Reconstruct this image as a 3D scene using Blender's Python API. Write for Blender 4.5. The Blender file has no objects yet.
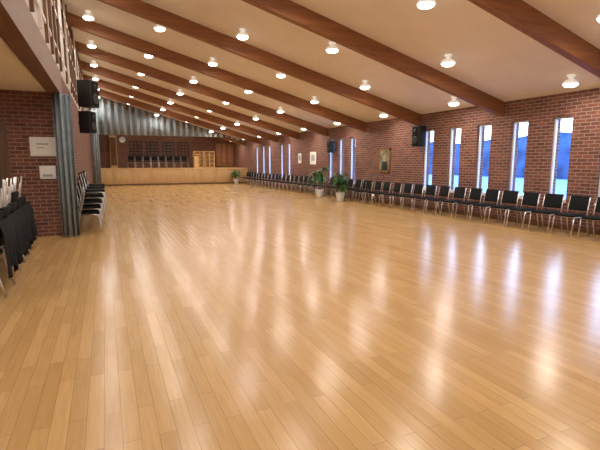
import bpy, bmesh, math, random
from mathutils import Vector, Matrix
random.seed(7)
sc = bpy.context.scene
COL = sc.collection
sc.view_settings.view_transform = 'Standard'

# ---------------------------------------------------------------- materials
def newmat(name):
    m = bpy.data.materials.new(name); m.use_nodes = True
    nt = m.node_tree
    b = nt.nodes['Principled BSDF']
    return m, nt, b
def plain(name, col, rough=0.6, metal=0.0, var=0.08, scale=12.0, bump=0.0, emis=None, es=0, spec=None):
    m, nt, b = newmat(name)
    tc = nt.nodes.new('ShaderNodeTexCoord')
    n = nt.nodes.new('ShaderNodeTexNoise'); n.inputs['Scale'].default_value = scale
    n.inputs['Detail'].default_value = 4
    nt.links.new(tc.outputs['Object'], n.inputs['Vector'])
    r = nt.nodes.new('ShaderNodeValToRGB')
    r.color_ramp.elements[0].position = 0.3; r.color_ramp.elements[1].position = 0.7
    r.color_ramp.elements[0].color = (*[c*(1-var) for c in col], 1)
    r.color_ramp.elements[1].color = (*[min(1, c*(1+var)) for c in col], 1)
    nt.links.new(n.outputs['Fac'], r.inputs['Fac'])
    nt.links.new(r.outputs['Color'], b.inputs['Base Color'])
    b.inputs['Roughness'].default_value = rough
    b.inputs['Metallic'].default_value = metal
    if spec is not None: b.inputs['Specular IOR Level'].default_value = spec
    if bump:
        bp = nt.nodes.new('ShaderNodeBump'); bp.inputs['Strength'].default_value = bump
        bp.inputs['Distance'].default_value = 0.01
        nt.links.new(n.outputs['Fac'], bp.inputs['Height']); nt.links.new(bp.outputs['Normal'], b.inputs['Normal'])
    if emis:
        b.inputs['Emission Color'].default_value = (*emis, 1); b.inputs['Emission Strength'].default_value = es
    return m

def wood(name, c1, c2, axis=(1, 12, 12), scale=1.5, rough=0.5):
    m, nt, b = newmat(name)
    tc = nt.nodes.new('ShaderNodeTexCoord')
    mp = nt.nodes.new('ShaderNodeMapping'); mp.inputs['Scale'].default_value = axis
    n = nt.nodes.new('ShaderNodeTexNoise'); n.inputs['Scale'].default_value = scale
    n.inputs['Detail'].default_value = 6; n.inputs['Roughness'].default_value = 0.6
    nt.links.new(tc.outputs['Object'], mp.inputs['Vector']); nt.links.new(mp.outputs['Vector'], n.inputs['Vector'])
    r = nt.nodes.new('ShaderNodeValToRGB')
    r.color_ramp.elements[0].position = 0.3; r.color_ramp.elements[1].position = 0.7
    r.color_ramp.elements[0].color = (*c1, 1); r.color_ramp.elements[1].color = (*c2, 1)
    nt.links.new(n.outputs['Fac'], r.inputs['Fac']); nt.links.new(r.outputs['Color'], b.inputs['Base Color'])
    b.inputs['Roughness'].default_value = rough
    return m

def brick_mat():
    m, nt, b = newmat('red_brick')
    N, L = nt.nodes, nt.links
    tc = N.new('ShaderNodeTexCoord'); sp = N.new('ShaderNodeSeparateXYZ')
    L.new(tc.outputs['Object'], sp.inputs[0])
    ge = N.new('ShaderNodeNewGeometry'); sn = N.new('ShaderNodeSeparateXYZ'); L.new(ge.outputs['True Normal'], sn.inputs[0])
    ab = N.new('ShaderNodeMath'); ab.operation = 'ABSOLUTE'; L.new(sn.outputs['X'], ab.inputs[0])
    gt = N.new('ShaderNodeMath'); gt.operation = 'GREATER_THAN'; gt.inputs[1].default_value = .5; L.new(ab.outputs[0], gt.inputs[0])
    mx = N.new('ShaderNodeMix'); mx.data_type = 'FLOAT'
    L.new(gt.outputs[0], mx.inputs[0]); L.new(sp.outputs['X'], mx.inputs[2]); L.new(sp.outputs['Y'], mx.inputs[3])
    cb = N.new('ShaderNodeCombineXYZ'); L.new(mx.outputs[0], cb.inputs[0]); L.new(sp.outputs['Z'], cb.inputs[1])
    br = N.new('ShaderNodeTexBrick'); L.new(cb.outputs[0], br.inputs['Vector'])
    br.inputs['Scale'].default_value = 1.0
    br.inputs['Brick Width'].default_value = 0.24; br.inputs['Row Height'].default_value = 0.08
    br.inputs['Mortar Size'].default_value = 0.008; br.inputs['Mortar Smooth'].default_value = 0.2
    br.inputs['Color1'].default_value = (0.245, 0.080, 0.050, 1)
    br.inputs['Color2'].default_value = (0.125, 0.040, 0.030, 1)
    br.inputs['Mortar'].default_value = (0.36, 0.28, 0.22, 1)
    n = N.new('ShaderNodeTexNoise'); n.inputs['Scale'].default_value = 3; L.new(tc.outputs['Object'], n.inputs['Vector'])
    mc = N.new('ShaderNodeMix'); mc.data_type = 'RGBA'; mc.blend_type = 'MULTIPLY'; mc.inputs[0].default_value = .35
    L.new(br.outputs['Color'], mc.inputs[6]); L.new(n.outputs['Fac'], mc.inputs[7])
    L.new(mc.outputs[2], b.inputs['Base Color'])
    bp = N.new('ShaderNodeBump'); bp.inputs['Strength'].default_value = .5; bp.inputs['Distance'].default_value = .01; bp.invert = True
    L.new(br.outputs['Fac'], bp.inputs['Height']); L.new(bp.outputs['Normal'], b.inputs['Normal'])
    b.inputs['Roughness'].default_value = .8
    return m

def floor_mat():
    m, nt, b = newmat('oak_parquet')
    N, L = nt.nodes, nt.links
    tc = N.new('ShaderNodeTexCoord'); sp = N.new('ShaderNodeSeparateXYZ'); L.new(tc.outputs['Object'], sp.inputs[0])
    cb = N.new('ShaderNodeCombineXYZ'); L.new(sp.outputs['Y'], cb.inputs[0]); L.new(sp.outputs['X'], cb.inputs[1])
    br = N.new('ShaderNodeTexBrick'); L.new(cb.outputs[0], br.inputs['Vector'])
    br.inputs['Scale'].default_value = 1.0; br.offset = 0.37; br.offset_frequency = 2
    br.inputs['Brick Width'].default_value = 0.95; br.inputs['Row Height'].default_value = 0.10
    br.inputs['Mortar Size'].default_value = 0.0018; br.inputs['Mortar Smooth'].default_value = 0.4
    br.inputs['Color1'].default_value = (0.585, 0.370, 0.160, 1)
    br.inputs['Color2'].default_value = (0.475, 0.284, 0.112, 1)
    br.inputs['Mortar'].default_value = (0.26, 0.15, 0.065, 1)
    mp = N.new('ShaderNodeMapping'); mp.inputs['Scale'].default_value = (28, 1.4, 1); L.new(tc.outputs['Object'], mp.inputs['Vector'])
    n = N.new('ShaderNodeTexNoise'); n.inputs['Scale'].default_value = 2; n.inputs['Detail'].default_value = 6
    L.new(mp.outputs[0], n.inputs['Vector'])
    r = N.new('ShaderNodeValToRGB'); r.color_ramp.elements[0].position = .3; r.color_ramp.elements[1].position = .7
    r.color_ramp.elements[0].color = (.86, .84, .80, 1); r.color_ramp.elements[1].color = (1, 1, 1, 1)
    L.new(n.outputs['Fac'], r.inputs['Fac'])
    mc = N.new('ShaderNodeMix'); mc.data_type = 'RGBA'; mc.blend_type = 'MULTIPLY'; mc.inputs[0].default_value = 1
    L.new(br.outputs['Color'], mc.inputs[6]); L.new(r.outputs['Color'], mc.inputs[7])
    L.new(mc.outputs[2], b.inputs['Base Color'])
    n2 = N.new('ShaderNodeTexNoise'); n2.inputs['Scale'].default_value = 1.3; n2.inputs['Detail'].default_value = 5
    L.new(tc.outputs['Object'], n2.inputs['Vector'])
    mr = N.new('ShaderNodeMapRange'); mr.inputs[3].default_value = .165; mr.inputs[4].default_value = .275
    L.new(n2.outputs['Fac'], mr.inputs[0]); L.new(mr.outputs[0], b.inputs['Roughness'])
    b.inputs['IOR'].default_value = 1.46
    n3 = N.new('ShaderNodeTexNoise'); n3.inputs['Scale'].default_value = 5; L.new(tc.outputs['Object'], n3.inputs['Vector'])
    bp = N.new('ShaderNodeBump'); bp.inputs['Strength'].default_value = .07; bp.inputs['Distance'].default_value = .01
    L.new(n3.outputs['Fac'], bp.inputs['Height'])
    bp2 = N.new('ShaderNodeBump'); bp2.invert = True; bp2.inputs['Strength'].default_value = .25; bp2.inputs['Distance'].default_value = .002
    L.new(br.outputs['Fac'], bp2.inputs['Height']); L.new(bp.outputs[0], bp2.inputs['Normal'])
    L.new(bp2.outputs[0], b.inputs['Normal'])
    return m

def glass_mat():
    m = bpy.data.materials.new('window_glass'); m.use_nodes = True
    nt = m.node_tree; nt.nodes.clear()
    o = nt.nodes.new('ShaderNodeOutputMaterial'); t = nt.nodes.new('ShaderNodeBsdfTransparent')
    t.inputs[0].default_value = (.95, .97, 1, 1)
    g = nt.nodes.new('ShaderNodeBsdfGlossy'); g.inputs['Roughness'].default_value = .02
    mx = nt.nodes.new('ShaderNodeMixShader'); mx.inputs[0].default_value = .05
    nt.links.new(t.outputs[0], mx.inputs[1]); nt.links.new(g.outputs[0], mx.inputs[2])
    nt.links.new(mx.outputs[0], o.inputs[0])
    return m

M_BRICK = brick_mat(); M_FLOOR = floor_mat(); M_GLASS = glass_mat()
M_CEIL = plain('ceiling_plaster', (0.82, 0.75, 0.66), .9, var=.03, scale=2)
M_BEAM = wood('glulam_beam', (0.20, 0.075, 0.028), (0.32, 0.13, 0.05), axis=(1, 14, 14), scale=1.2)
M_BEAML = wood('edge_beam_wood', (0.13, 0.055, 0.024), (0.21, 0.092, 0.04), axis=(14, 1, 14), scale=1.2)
M_WHITE = plain('white_paint', (0.78, 0.77, 0.74), .5, var=.02)
M_CREAM = plain('cream_panel', (0.62, 0.58, 0.52), .7, var=.05)
M_BLACK = plain('black_fabric', (0.010, 0.011, 0.012), .9, var=.3, scale=60, bump=.2, spec=.2)
M_CLOTH = plain('black_cloth', (0.014, 0.015, 0.018), .95, var=.3, scale=20, spec=.2)
M_BLKPL = plain('black_plastic', (0.012, 0.012, 0.014), .45)
M_STEEL = plain('chromed_steel', (0.72, 0.72, 0.71), .28, metal=1, var=.02)
M_STAGE = wood('stage_oak_panel', (0.48, 0.30, 0.13), (0.60, 0.39, 0.18), axis=(10, 10, 1), scale=1.5, rough=.45)
M_DKWOOD = wood('dark_wood', (0.10, 0.04, 0.018), (0.17, 0.075, 0.03), axis=(10, 10, 1))
M_GOLD = wood('pine_wood', (0.60, 0.36, 0.13), (0.72, 0.46, 0.20), axis=(8, 8, 1))
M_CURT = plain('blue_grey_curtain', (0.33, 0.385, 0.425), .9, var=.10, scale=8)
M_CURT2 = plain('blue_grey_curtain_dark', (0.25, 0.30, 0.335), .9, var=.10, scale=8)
M_LEAF = plain('leaf_green', (0.035, 0.11, 0.025), .4, var=.4, scale=9)
M_SOIL = plain('soil', (0.05, 0.03, 0.02), .95)
M_POT = plain('glazed_pot', (0.72, 0.72, 0.70), .25, var=.02)
M_PAPER = plain('paper', (0.80, 0.80, 0.78), .7, var=.02)
M_BULB = plain('lamp_glow', (0.9, 0.85, 0.75), .5, emis=(1, .95, .86), es=14)
M_SHADE = plain('lamp_shade', (0.85, 0.83, 0.79), .35, emis=(1, .92, .8), es=.4)
M_PICT = plain('painting_canvas', (0.24, 0.22, 0.14), .6, var=.7, scale=5)
M_SKIN = plain('painted_face', (0.45, 0.28, 0.18), .6)
M_GFRAME = plain('gilt_frame', (0.32, 0.19, 0.06), .35, metal=.5)
M_SNOW = plain('frosty_ground', (0.22, 0.31, 0.46), .9, var=.08, scale=.4)
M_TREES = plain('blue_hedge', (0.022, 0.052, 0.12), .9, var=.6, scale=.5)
M_DOORGL = plain('door_glass_dark', (0.10, 0.11, 0.12), .15)
M_GREY = plain('grey_ink', (0.35, 0.36, 0.38), .6)

# ---------------------------------------------------------------- mesh builder
class MB:
    def __init__(s): s.bm = bmesh.new(); s.mats = []
    def mi(s, m):
        if m not in s.mats: s.mats.append(m)
        return s.mats.index(m)
    def merge(s, t, mat, M=None, smooth=False):
        if M is not None: bmesh.ops.transform(t, matrix=M, verts=t.verts)
        i = s.mi(mat)
        for f in t.faces: f.material_index = i; f.smooth = smooth
        me = bpy.data.meshes.new('tmp'); t.to_mesh(me); t.free()
        s.bm.from_mesh(me); bpy.data.meshes.remove(me)
    def box(s, lo, hi, mat, bevel=0, M=None, seg=2):
        t = bmesh.new(); bmesh.ops.create_cube(t, size=1)
        lo, hi = Vector(lo), Vector(hi); c = (lo+hi)/2; d = hi-lo
        for v in t.verts: v.co = Vector((v.co.x*d.x, v.co.y*d.y, v.co.z*d.z))+c
        if bevel: bmesh.ops.bevel(t, geom=t.edges[:], offset=bevel, segments=seg, affect='EDGES', profile=.5)
        s.merge(t, mat, M, bool(bevel))
    def lathe(s, prof, mat, c=(0, 0, 0), n=20, M=None):
        t = bmesh.new(); rings = []
        for r, z in prof:
            rings.append([t.verts.new((c[0]+r*math.cos(2*math.pi*k/n), c[1]+r*math.sin(2*math.pi*k/n), c[2]+z)) for k in range(n)])
        for a, b in zip(rings, rings[1:]):
            for k in range(n): t.faces.new((a[k], a[(k+1) % n], b[(k+1) % n], b[k]))
        if prof[0][0] > 1e-4: t.faces.new(rings[0][::-1])
        if prof[-1][0] > 1e-4: t.faces.new(rings[-1])
        bmesh.ops.remove_doubles(t, verts=t.verts, dist=1e-6)
        s.merge(t, mat, M, True)
    def tube(s, pts, r, mat, n=8, M=None):
        t = bmesh.new(); pts = [Vector(p) for p in pts]; rings = []
        for i, p in enumerate(pts):
            d = (pts[min(i+1, len(pts)-1)]-pts[max(i-1, 0)]).normalized()
            a = d.orthogonal().normalized() if i == 0 else (rings_a - d*rings_a.dot(d)).normalized()
            rings_a = a; b = d.cross(a)
            rings.append([t.verts.new(p+r*(a*math.cos(2*math.pi*k/n)+b*math.sin(2*math.pi*k/n))) for k in range(n)])
        for a, b in zip(rings, rings[1:]):
            for k in range(n): t.faces.new((a[k], a[(k+1) % n], b[(k+1) % n], b[k]))
        t.faces.new(rings[0][::-1]); t.faces.new(rings[-1])
        s.merge(t, mat, M, True)
    def mesh(s, name):
        bmesh.ops.recalc_face_normals(s.bm, faces=s.bm.faces)
        me = bpy.data.meshes.new(name); s.bm.to_mesh(me); s.bm.free()
        for m in s.mats: me.materials.append(m)
        return me
    def obj(s, name, loc=(0, 0, 0), rot=0):
        return put(s.mesh(name), name, loc, rot)
def put(me, name, loc=(0, 0, 0), rot=0):
    o = bpy.data.objects.new(name, me); COL.objects.link(o)
    o.location = loc; o.rotation_euler = (0, 0, rot); return o

# ---------------------------------------------------------------- dimensions
XL, XR = -0.8, 9.9
YB, YF, YBK = -6.0, 32.0, 35.6
ZR = 3.2; SL = 0.27
def zc(x): return ZR + SL*(XR-x)
ANX = -6.0; YA = 10.7; ZA = 3.05
# floor
b = MB(); b.box((ANX, YB, -.1), (XR+.3, YBK+.3, 0), M_FLOOR); b.obj('floor')
# right wall with windows
WY = [-2.3, -1.15, 1.2, 2.35, 3.5, 4.68, 5.86, 7.03, 8.2, 9.36, 10.5, 11.7, 16.6, 17.6, 18.6, 23.8, 25.0, 27.2, 28.4, 29.8]
WW, WZ0, WZ1 = .5, .68, 2.66
b = MB()
y = YB
for w in WY:
    b.box((XR, y, 0), (XR+.3, w-WW/2, ZR+.1), M_BRICK)
    b.box((XR, w-WW/2, 0), (XR+.3, w+WW/2, WZ0), M_BRICK)
    b.box((XR, w-WW/2, WZ1), (XR+.3, w+WW/2, ZR+.1), M_BRICK)
    y = w+WW/2
b.box((XR, y, 0), (XR+.3, YBK+.3, ZR+.1), M_BRICK)
b.obj('wall_right')
for i, w in enumerate(WY):
    b = MB(); x0, x1 = XR+.08, XR+.14; a, c = w-WW/2, w+WW/2; t = .045
    b.box((x0, a, WZ0), (x1, a+t, WZ1), M_WHITE); b.box((x0, c-t, WZ0), (x1, c, WZ1), M_WHITE)
    b.box((x0, a+t, WZ0), (x1, c-t, WZ0+t), M_WHITE); b.box((x0, a+t, WZ1-t), (x1, c-t, WZ1), M_WHITE)
    b.box((XR-.02, a, WZ0-.03), (x0, c, WZ0), M_WHITE)
    b.box((x0+.025, a+t, WZ0+t), (x0+.028, c-t, WZ1-t), M_GLASS)
    b.obj('window_%d' % (i+1))
b = MB(); b.box((XR-.02, YB, 0), (XR, YF, .10), M_DKWOOD); b.obj('baseboard_right')
# ceiling
def slope_prism(b, y0, y1, x0, x1, top, bot, mat):
    t = bmesh.new(); vs = []
    for yy in (y0, y1):
        for (x, o) in ((x0, bot), (x1, bot), (x1, top), (x0, top)):
            vs.append(t.verts.new((x, yy, zc(x)+o)))
    for f in ((0, 1, 2, 3), (7, 6, 5, 4), (0, 4, 5, 1), (1, 5, 6, 2), (2, 6, 7, 3), (3, 7, 4, 0)): t.faces.new([vs[k] for k in f])
    b.merge(t, mat)
b = MB(); slope_prism(b, YB, YBK+.3, XL-.2, XR+.3, .2, 0, M_CEIL); b.obj('ceiling')
BY = [5.4+3.4*k for k in range(-3, 9)]
for yb in BY:
    b = MB(); slope_prism(b, yb-.08, yb+.08, XL, XR, 0, -.36, M_BEAM); b.obj('ceiling_beam')
# left: clerestory wall, edge beam, annex
b = MB()
b.box((XL-.2, YB, 3.55), (XL, YBK+.3, zc(XL-.2)), M_CREAM)
b.obj('wall_clerestory')
b = MB()
yy = YB+.3
while yy < 31:
    b.box((XL, yy, 3.6), (XL+.05, yy+.07, zc(XL)-.05), M_DKWOOD if int(yy*2) % 3 else M_WHITE)
    yy += .85
for z in (3.9, 4.7, 5.4): b.box((XL, YB, z), (XL+.035, 31, z+.06), M_WHITE)
b.obj('trim_clerestory')
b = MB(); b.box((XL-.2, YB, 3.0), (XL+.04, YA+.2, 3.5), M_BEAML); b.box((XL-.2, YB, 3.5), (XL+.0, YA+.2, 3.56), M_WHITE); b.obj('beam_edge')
b = MB(); b.box((XL-.2, YA+.2, 0), (XL, YBK+.3, 3.55), M_BRICK); b.obj('wall_left')
b = MB(); b.box((ANX, YB, ZA), (XL-.2, YA+.2, ZA+.1), M_CEIL); b.obj('ceiling_annex')
DX0, DX1 = -2.75, -1.8
b = MB(); b.box((DX1, YA, 0), (XL, YA+.2, ZA), M_BRICK); b.box((ANX, YA, 0), (DX0, YA+.2, ZA), M_BRICK)
b.box((DX0, YA, 2.45), (DX1, YA+.2, ZA), M_BRICK); b.obj('wall_annex_back')
b = MB(); b.box((ANX-.2, YB, 0), (ANX, YA+.2, ZA+.1), M_BRICK); b.obj('wall_annex_left')
b = MB(); b.box((ANX, YB-.2, 0), (XR+.3, YB, zc(XL)+.3), M_BRICK); b.obj('wall_rear')
b = MB(); b.box((XL-.2, YBK, 0), (XR+.3, YBK+.3, zc(XL)+.1), M_BRICK); b.obj('wall_stage_back')
# annex door
DZ = 2.45
b = MB()
b.box((DX0+.002, YA+.02, 0), (DX0+.07, YA+.14, DZ-.002), M_DKWOOD); b.box((DX1-.07, YA+.02, 0), (DX1-.002, YA+.14, DZ-.002), M_DKWOOD)
b.box((DX0+.07, YA+.02, DZ-.07), (DX1-.07, YA+.14, DZ-.002), M_DKWOOD)
b.box((DX0+.07, YA+.05, 0), (DX0+.19, YA+.1, DZ-.07), M_DKWOOD); b.box((DX1-.19, YA+.05, 0), (DX1-.07, YA+.1, DZ-.07), M_DKWOOD)
b.box((DX0+.19, YA+.05, 0), (DX1-.19, YA+.1, .35), M_DKWOOD); b.box((DX0+.19, YA+.05, 2.2), (DX1-.19, YA+.1, DZ-.07), M_DKWOOD)
b.box((DX0+.19, YA+.07, .35), (DX1-.19, YA+.08, 2.2), M_DOORGL)
b.tube([(DX1-.13, YA+.05, 1.05), (DX1-.13, YA, 1.05), (DX1-.24, YA, 1.05)], .01, M_STEEL)
b.obj('door_1')
# notice and dispenser on annex wall
b = MB(); X0 = .22; Z0 = -.14
b.box((-1.64+X0, YA-.02, 1.86+Z0), (-1.16+X0, YA-.001, 2.26+Z0), M_WHITE, .004); b.box((-1.59+X0, YA-.024, 1.91+Z0), (-1.21+X0, YA-.02, 2.21+Z0), M_PAPER)
b.box((-1.52+X0, YA-.026, 2.10+Z0), (-1.30+X0, YA-.024, 2.13+Z0), M_GREY); b.box((-1.52+X0, YA-.026, 2.03+Z0), (-1.38+X0, YA-.024, 2.05+Z0), M_GREY)
b.obj('framed_notice')
b = MB(); b.box((-1.50+X0, YA-.05, 1.38+Z0), (-1.20+X0, YA-.001, 1.66+Z0), M_WHITE, .01); b.box((-1.44+X0, YA-.055, 1.43+Z0), (-1.26+X0, YA-.05, 1.48+Z0), M_GREY)
b.obj('wall_dispenser')

# ---------------------------------------------------------------- curtains
def curtain(name, p0, p1, ztop, zbot, amp, pitch, mat):
    t = bmesh.new(); p0, p1 = Vector((*p0, 0)), Vector((*p1, 0)); d = p1-p0; Ln = d.length; d.normalize(); n = Vector((-d.y, d.x, 0))
    k = int(Ln/pitch*8); top = []; bot = []
    for i in range(k+1):
        s = Ln*i/k; ph = 2*math.pi*s/pitch
        o = amp*math.sin(ph)+amp*.3*math.sin(ph*.37+1)
        p = p0+d*s+n*o; q = p0+d*s+n*o*1.25
        top.append(t.verts.new((p.x, p.y, ztop(p.x)))); bot.append(t.verts.new((q.x, q.y, zbot(p.x))))
    for i in range(k): t.faces.new((top[i], top[i+1], bot[i+1], bot[i]))
    b = MB(); b.merge(t, mat, None, True); o = b.obj(name)
    m = o.modifiers.new('s', 'SOLIDIFY'); m.thickness = .008
    return o
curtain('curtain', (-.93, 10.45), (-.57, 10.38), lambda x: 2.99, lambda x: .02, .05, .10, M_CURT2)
curtain('stage_valance_curtain', (XL+.15, 32.45), (XR-.05, 32.45), lambda x: zc(x)-.03, lambda x: 3.42 if zc(x) > 3.6 else zc(x)-.17, .12, .42, M_CURT)
curtain('stage_side_curtain', (XL+.1, 31.6), (XL+.5, 31.7), lambda x: 4.9, lambda x: .03, .06, .14, M_CURT)

# ---------------------------------------------------------------- stage
SH = 1.15
XA, XB = XL+.01, XR-.01
b = MB()
b.box((XA, YF, 0), (XB, YBK-.01, SH-.06), M_STAGE)
b.box((XA, YF-.05, SH-.06), (XB, YBK-.01, SH), M_GOLD)
xx = XA
while xx < XB-.1:
    b.box((xx+.02, YF-.025, .12), (min(xx+1.17, XB)-.02, YF, SH-.08), M_STAGE, .004); xx += 1.19
b.box((XA, YF-.015, 0), (XB, YF, .10), M_DKWOOD)
b.obj('stage')
def lattice(name, x0, x1, z0, z1, y):
    b = MB(); n = int((x1-x0)/.22); k = int((z1-z0)/.22)
    for i in range(n+1):
        x = x0+(x1-x0)*i/n; b.box((x-.03, y-.03, z0), (x+.03, y, z1), M_BLKPL)
    for i in range(k+1):
        z = z0+(z1-z0)*i/k; b.box((x0-.03, y-.04, z-.03), (x1+.03, y-.01, z+.03), M_BLKPL)
    b.obj(name)
for x0, x1 in ((1.75, 2.6), (2.95, 3.8), (4.15, 5.0), (5.3, 6.1)): lattice('wall_lattice_panel', x0, x1, 1.9, 3.1, YBK-.001)
b = MB(); b.box((.35, YBK-.25, SH), (.85, YBK-.001, 3.55), M_GOLD); b.box((.4, YBK-.27, SH+.2), (.8, YBK-.25, 3.4), M_DKWOOD); b.obj('wooden_pillar')
b = MB()
for k in range(2):
    x0 = 6.35+k*.85; x1 = x0+.80; y0 = YBK-.9; zt = 2.45
    b.box((x0, y0, SH), (x0+.07, y0+.3, zt), M_GOLD); b.box((x1-.07, y0, SH), (x1, y0+.3, zt), M_GOLD)
    for z in (SH+.0, 1.45, 1.77, 2.09, zt-.07): b.box((x0+.07, y0, z), (x1-.07, y0+.3, z+.07), M_GOLD)
    b.box((x0+.36, y0+.01, SH+.04), (x0+.43, y0+.28, zt-.04), M_GOLD)
b.box((6.35, y0+.3, SH), (8.0, y0+.32, zt), M_STAGE)
b.obj('pine_cabinet')
b = MB()  # lectern
b.box((6.05, 32.8, SH+.05), (6.35, 33.05, SH+.9), M_GOLD, .01)
Ml = Matrix.Translation((6.2, 32.92, SH+.96)) @ Matrix.Rotation(math.radians(-18), 4, 'X')
b.box((-.28, -.22, -.02), (.28, .22, .03), M_GOLD, .008, Ml)
b.box((5.95, 32.7, SH), (6.45, 33.15, SH+.05), M_GOLD, .01)
b.obj('lectern')
b = MB()
b.box((8.25, YBK-.06, SH), (9.85, YBK-.001, 3.2), M_DKWOOD)
for k in range(3): b.box((8.30+k*.52, YBK-.09, SH+.1), (8.76+k*.52, YBK-.06, 3.1), M_BEAM, .008)
b.obj('wood_panelling')
b = MB(); Mx = Matrix.Translation((1.26, YBK-.002, 3.25)) @ Matrix.Rotation(math.pi/2, 4, 'X')
b.lathe([(.0, .03), (.19, .03), (.21, .045), (.22, .0)], M_WHITE, M=Mx, n=28)
b.box((1.25, YBK-.05, 3.25), (1.27, YBK-.045, 3.40), M_BLKPL); b.box((1.26, YBK-.05, 3.24), (1.36, YBK-.045, 3.26), M_BLKPL)
b.obj('wall_clock')

# ---------------------------------------------------------------- chairs
def chair_geo(b, M):
    b.box((-.20, -.225, .425), (.23, .225, .485), M_BLACK, .025, M, 3)
    Mb = M @ Matrix.Translation((-.235, 0, .70)) @ Matrix.Rotation(math.radians(-11), 4, 'Y')
    b.box((-.025, -.22, -.16), (.025, .22, .17), M_BLACK, .022, Mb, 3)
    for s in (-1, 1):
        y = s*.235
        b.tube([(.25, y, .0), (.22, y, .22), (.195, y, .40), (.16, y, .425), (-.14, y, .425)], .012, M_STEEL, 7, M)
        b.tube([(-.29, y, .0), (-.235, y, .22), (-.185, y, .44), (-.205, y*.97, .56), (-.255, y*.95, .84)], .012, M_STEEL, 7, M)
    b.tube([(.16, -.235, .418), (.16, .235, .418)], .009, M_STEEL, 6, M)
    b.tube([(-.14, -.235, .418), (-.14, .235, .418)], .009, M_STEEL, 6, M)
b = MB(); chair_geo(b, Matrix.Identity(4)); ME_CH = b.mesh('stacking_chair')
def stack_mesh(n, flip=0):
    b = MB()
    for i in range(n):
        chair_geo(b, Matrix.Translation((.035*i, 0, .125*i)))
    top = .487+.125*(n-1)
    for j in range(flip):
        chair_geo(b, Matrix.Translation((.12-.035*j, 0, top+.487+.125*j)) @ Matrix.Rotation(math.pi, 4, 'Y'))
    return b.mesh('stacked_chairs')
ME_ST5 = stack_mesh(5); ME_ST4 = stack_mesh(4); ME_FL = stack_mesh(2, 3); ME_FL3 = stack_mesh(3, 2)
y = 3.2
while y < 31.0:
    put(ME_CH, 'stacking_chair', ((9.28 if y < 15 or y > 18.3 else 9.5)+random.uniform(-.03, .03), y, 0), math.pi+random.uniform(-.07, .07))
    y += .60
for k in range(8):
    put(ME_CH, 'stage_chair', (1.7+k*.54, 33.6+random.uniform(-.05, .05), SH+.003), -math.pi/2+random.uniform(-.1, .1))
for k in range(5):
    put(ME_ST5 if k % 2 == 0 else ME_ST4, 'stacked_chairs', (-.42, 11.0+k*.62, 0), random.uniform(-.05, .05))
for k in range(8): put(ME_CH, 'stacking_chair', (-.45, 14.4+k*.62, 0), random.uniform(-.05, .05))
# near-left stacks (backs to the hall, upturned chairs on top) with black covers hung over them
def cover_mesh(seed):
    rnd = random.Random(seed); t = bmesh.new(); cols = []
    n = 26
    for i in range(n+1):
        u = i/n; y = -.235+.47*u; hem = .26+.07*math.sin(u*9+seed)+rnd.uniform(-.012, .012); col = []
        prof = [(.19, .62), (.225, .80), (.255, .885), (.29, .885), (.315, .80)]
        for (px_, pz) in prof: col.append(t.verts.new((px_, y, pz)))
        for j in range(1, 9):
            v = j/8; f = math.sin(u*26+seed)*.022*v+math.sin(u*11+2*seed)*.014*v
            col.append(t.verts.new((.335+f+.02*v, y*(1+.03*v), .80+(hem-.80)*v)))
        cols.append(col)
    for a, c in zip(cols, cols[1:]):
        for j in range(len(a)-1): t.faces.new((a[j], c[j], c[j+1], a[j+1]))
    b = MB(); b.merge(t, M_CLOTH, None, True); return b.mesh('chair_cover')
CV = [cover_mesh(s) for s in (1, 4, 7)]
for k in range(6):
    px_, py_ = -1.46-.03*k, 5.75+k*.66; a = random.uniform(-.06, .06)
    put(ME_FL if k % 3 != 1 else ME_FL3, 'stacked_chairs', (px_, py_, 0), math.pi+a)
    if k != 0:
        o = put(CV[k % 3], 'chair_cover', (px_, py_, 0), a)
        m = o.modifiers.new('s', 'SOLIDIFY'); m.thickness = .008

# ---------------------------------------------------------------- lamps
b = MB(); DROP = .20
b.lathe([(.0, DROP), (.08, DROP), (.08, DROP-.03), (.05, DROP-.04), (.05, .11), (.10, .095), (.145, .06), (.155, .01), (.147, .01), (.12, .04), (.0, .06)], M_SHADE, n=24)
b.lathe([(.0, .05), (.10, .035), (.14, .008), (.13, -.018), (.08, -.040), (.0, -.048)], M_BULB, n=20)
ME_LAMP = b.mesh('ceiling_lamp')
LD = bpy.data.lights.new('lamp_light', 'AREA'); LD.shape = 'DISK'; LD.size = .24; LD.energy = 25; LD.color = (1, .91, .79)
def lamp(x, y, z):
    o = put(ME_LAMP, 'ceiling_lamp', (x, y, z-DROP))
    l = bpy.data.objects.new('light', LD); COL.objects.link(l); l.parent = o; l.location = (0, 0, -.055)
XS = [-.2, 1.6, 3.4, 5.2, 7.1, 9.1]
for k in range(-3, 9):
    yc = 7.1+3.4*k
    for i, x in enumerate(XS):
        yy = yc + (.75 if i % 2 == 0 else -.75)
        if yy < YB+.3 or yy > 34.5: continue
        lamp(x, yy, zc(x))
for (x, y) in ((-2.6, 8.5), (-2.6, 4.5), (-2.6, .5)): lamp(x, y, ZA)

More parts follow.
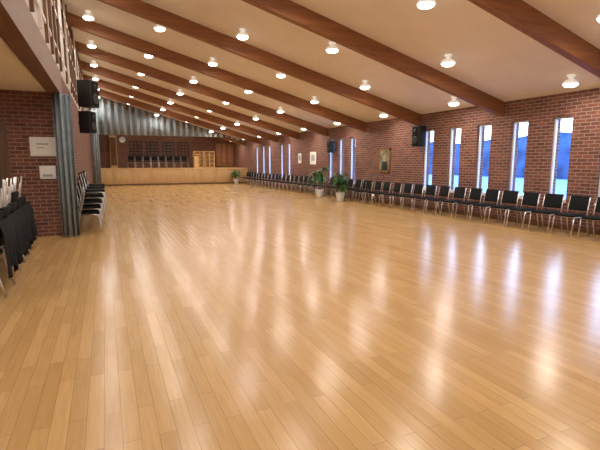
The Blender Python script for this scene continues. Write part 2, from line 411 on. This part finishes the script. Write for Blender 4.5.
# ---------------------------------------------------------------- speakers
def speaker(name, c, w, d, h, rot):
    b = MB(); b.box((-d/2, -w/2, -h/2), (d/2, w/2, h/2), M_BLKPL, .015)
    b.box((d/2, -w/2+.03, -h/2+.03), (d/2+.012, w/2-.03, h/2-.03), M_BLACK, .005)
    Mr = Matrix.Translation((d/2+.012, 0, -h*.18)) @ Matrix.Rotation(math.pi/2, 4, 'Y')
    b.lathe([(w*.34, 0), (w*.34, .01), (w*.28, .012), (w*.1, .004), (0, .01)], M_BLKPL, M=Mr)
    Mr = Matrix.Translation((d/2+.012, 0, h*.28)) @ Matrix.Rotation(math.pi/2, 4, 'Y')
    b.lathe([(w*.16, 0), (w*.16, .01), (0, .012)], M_BLKPL, M=Mr)
    b.box((-d/2-.11, -.03, -.03), (-d/2, .03, .03), M_STEEL)
    return b.obj(name, c, rot)
speaker('wall_speaker', (9.62, 11.85, 2.45), .36, .3, .68, math.pi)
speaker('wall_speaker', (9.64, 18.1, 2.3), .34, .28, .55, math.pi)
speaker('hanging_speaker', (-.33, 14.0, 3.5), .42, .4, .72, -.5)
speaker('hanging_speaker', (-.40, 14.3, 2.74), .34, .34, .62, -.5)

# ---------------------------------------------------------------- pictures on the right wall
XP = XR-.002
b = MB(); yc, z0, z1, w = 14.15, 1.2, 2.1, .72
for (a, c, e, f) in ((yc-w/2, yc-w/2+.06, z0, z1), (yc+w/2-.06, yc+w/2, z0, z1), (yc-w/2, yc+w/2, z0, z0+.06), (yc-w/2, yc+w/2, z1-.06, z1)):
    b.box((XP-.04, a, e), (XP, c, f), M_GFRAME)
b.box((XP-.02, yc-w/2+.05, z0+.05), (XP-.01, yc+w/2-.05, z1-.05), M_PICT)
Mr = Matrix.Translation((XP-.02, yc, 1.78)) @ Matrix.Rotation(-math.pi/2, 4, 'Y')
b.lathe([(.0, .008), (.09, .006), (.1, 0)], M_SKIN, M=Mr)
b.box((XP-.03, yc-.18, z0+.08), (XP-.018, yc+.18, 1.62), M_BLKPL, .004)
b.obj('portrait_painting')
def small_pic(yc, zc_, w, h):
    b = MB(); b.box((XP-.025, yc-w/2, zc_-h/2), (XP, yc+w/2, zc_+h/2), M_DKWOOD, .004)
    b.box((XP-.03, yc-w/2+.03, zc_-h/2+.03), (XP-.024, yc+w/2-.03, zc_+h/2-.03), M_PAPER)
    b.box((XP-.033, yc-w/4, zc_-h/5), (XP-.029, yc+w/4, zc_+h/4), M_GREY)
    b.obj('framed_picture')
small_pic(20.5, 1.8, .8, .7); small_pic(22.2, 1.8, .5, .6)

# ---------------------------------------------------------------- plants
def plant(name, loc, H, n, seed, leafL=.55):
    random.seed(seed); b = MB()
    b.lathe([(.0, 0), (.13, 0), (.15, .02), (.19, .30), (.20, .36), (.18, .36), (.17, .32), (.0, .32)], M_POT, n=24)
    b.lathe([(.0, .335), (.168, .33), (.168, .31)], M_SOIL)
    stems = []
    for k in range(4):
        a = random.uniform(0, 6.28); s = Vector((.05*math.cos(a), .05*math.sin(a), .32)); e = Vector((.16*math.cos(a), .16*math.sin(a), H*random.uniform(.6, .85)))
        b.tube([s, (s+e)/2+Vector((random.uniform(-.03, .03), random.uniform(-.03, .03), 0)), e], .012, M_DKWOOD, 6); stems.append((s, e))
    t = bmesh.new()
    for k in range(n):
        s, e = random.choice(stems); f = random.uniform(.35, 1.0); p = s.lerp(e, f)
        a = random.uniform(0, 6.28); d = Vector((math.cos(a), math.sin(a), 0)); sd = Vector((-d.y, d.x, 0))
        L = leafL*random.uniform(.6, 1.1); up = random.uniform(.3, 1.1); prev = None
        for i in range(7):
            u = i/6; c = p+d*(L*u*.85)+Vector((0, 0, L*(up*u-1.0*u*u)))
            w = .055*math.sin(math.pi*min(1, u*.92+.06))+.002
            cur = [t.verts.new(c-sd*w+Vector((0, 0, .012))), t.verts.new(c), t.verts.new(c+sd*w+Vector((0, 0, .012)))]
            if prev:
                t.faces.new((prev[0], prev[1], cur[1], cur[0])); t.faces.new((prev[1], prev[2], cur[2], cur[1]))
            prev = cur
    b.merge(t, M_LEAF, None, True)
    return b.obj(name, loc)
plant('potted_plant', (8.85, 15.75, 0), 1.5, 90, 1, .5)
plant('potted_plant', (8.85, 17.7, 0), 1.6, 90, 2, .5)
plant('potted_plant', (8.75, 31.2, 0), 1.3, 60, 3, .5)

# ---------------------------------------------------------------- exterior
b = MB(); b.box((XR+.4, -40, -.5), (140, 160, -.3), M_SNOW); b.obj('ground')
t = bmesh.new(); prev = None; yy = -40
while yy < 260:
    h = 4.7+.3*math.sin(yy*.23)+.2*math.sin(yy*.71+1)+random.uniform(-.15, .15)
    cur = [t.verts.new((46, yy, -.35)), t.verts.new((46.8+random.uniform(-.5, .5), yy, h*.6)), t.verts.new((48, yy, h)), t.verts.new((52, yy, -.35))]
    if prev:
        for k in range(3): t.faces.new((prev[k], prev[k+1], cur[k+1], cur[k]))
    prev = cur; yy += 1.2
b = MB(); b.merge(t, M_TREES, None, True); b.obj('hedge')

w = bpy.data.worlds.new('World'); sc.world = w; w.use_nodes = True
nt = w.node_tree; bg = nt.nodes['Background']
tc = nt.nodes.new('ShaderNodeTexCoord'); sp = nt.nodes.new('ShaderNodeSeparateXYZ'); nt.links.new(tc.outputs['Generated'], sp.inputs[0])
r = nt.nodes.new('ShaderNodeValToRGB'); nt.links.new(sp.outputs['Z'], r.inputs['Fac'])
r.color_ramp.elements[0].position = 0; r.color_ramp.elements[0].color = (.66, .82, 1, 1)
r.color_ramp.elements[1].position = .6; r.color_ramp.elements[1].color = (.22, .42, .95, 1)
nt.links.new(r.outputs[0], bg.inputs[0]); bg.inputs[1].default_value = 9.0

# ---------------------------------------------------------------- camera
th = math.atan(63/433); ph = math.radians(24)
F = Vector((math.sin(ph)*math.cos(th), math.cos(ph)*math.cos(th), -math.sin(th)))
R = Vector((math.cos(ph), -math.sin(ph), 0)); U = R.cross(F)
cam = bpy.data.cameras.new('camera'); cam.sensor_width = 36; cam.lens = 36*433/600
co = bpy.data.objects.new('camera', cam); COL.objects.link(co)
m = Matrix((R, U, -F)).transposed().to_4x4(); m.translation = (0, 0, 1.6)
co.matrix_world = m
sc.camera = co
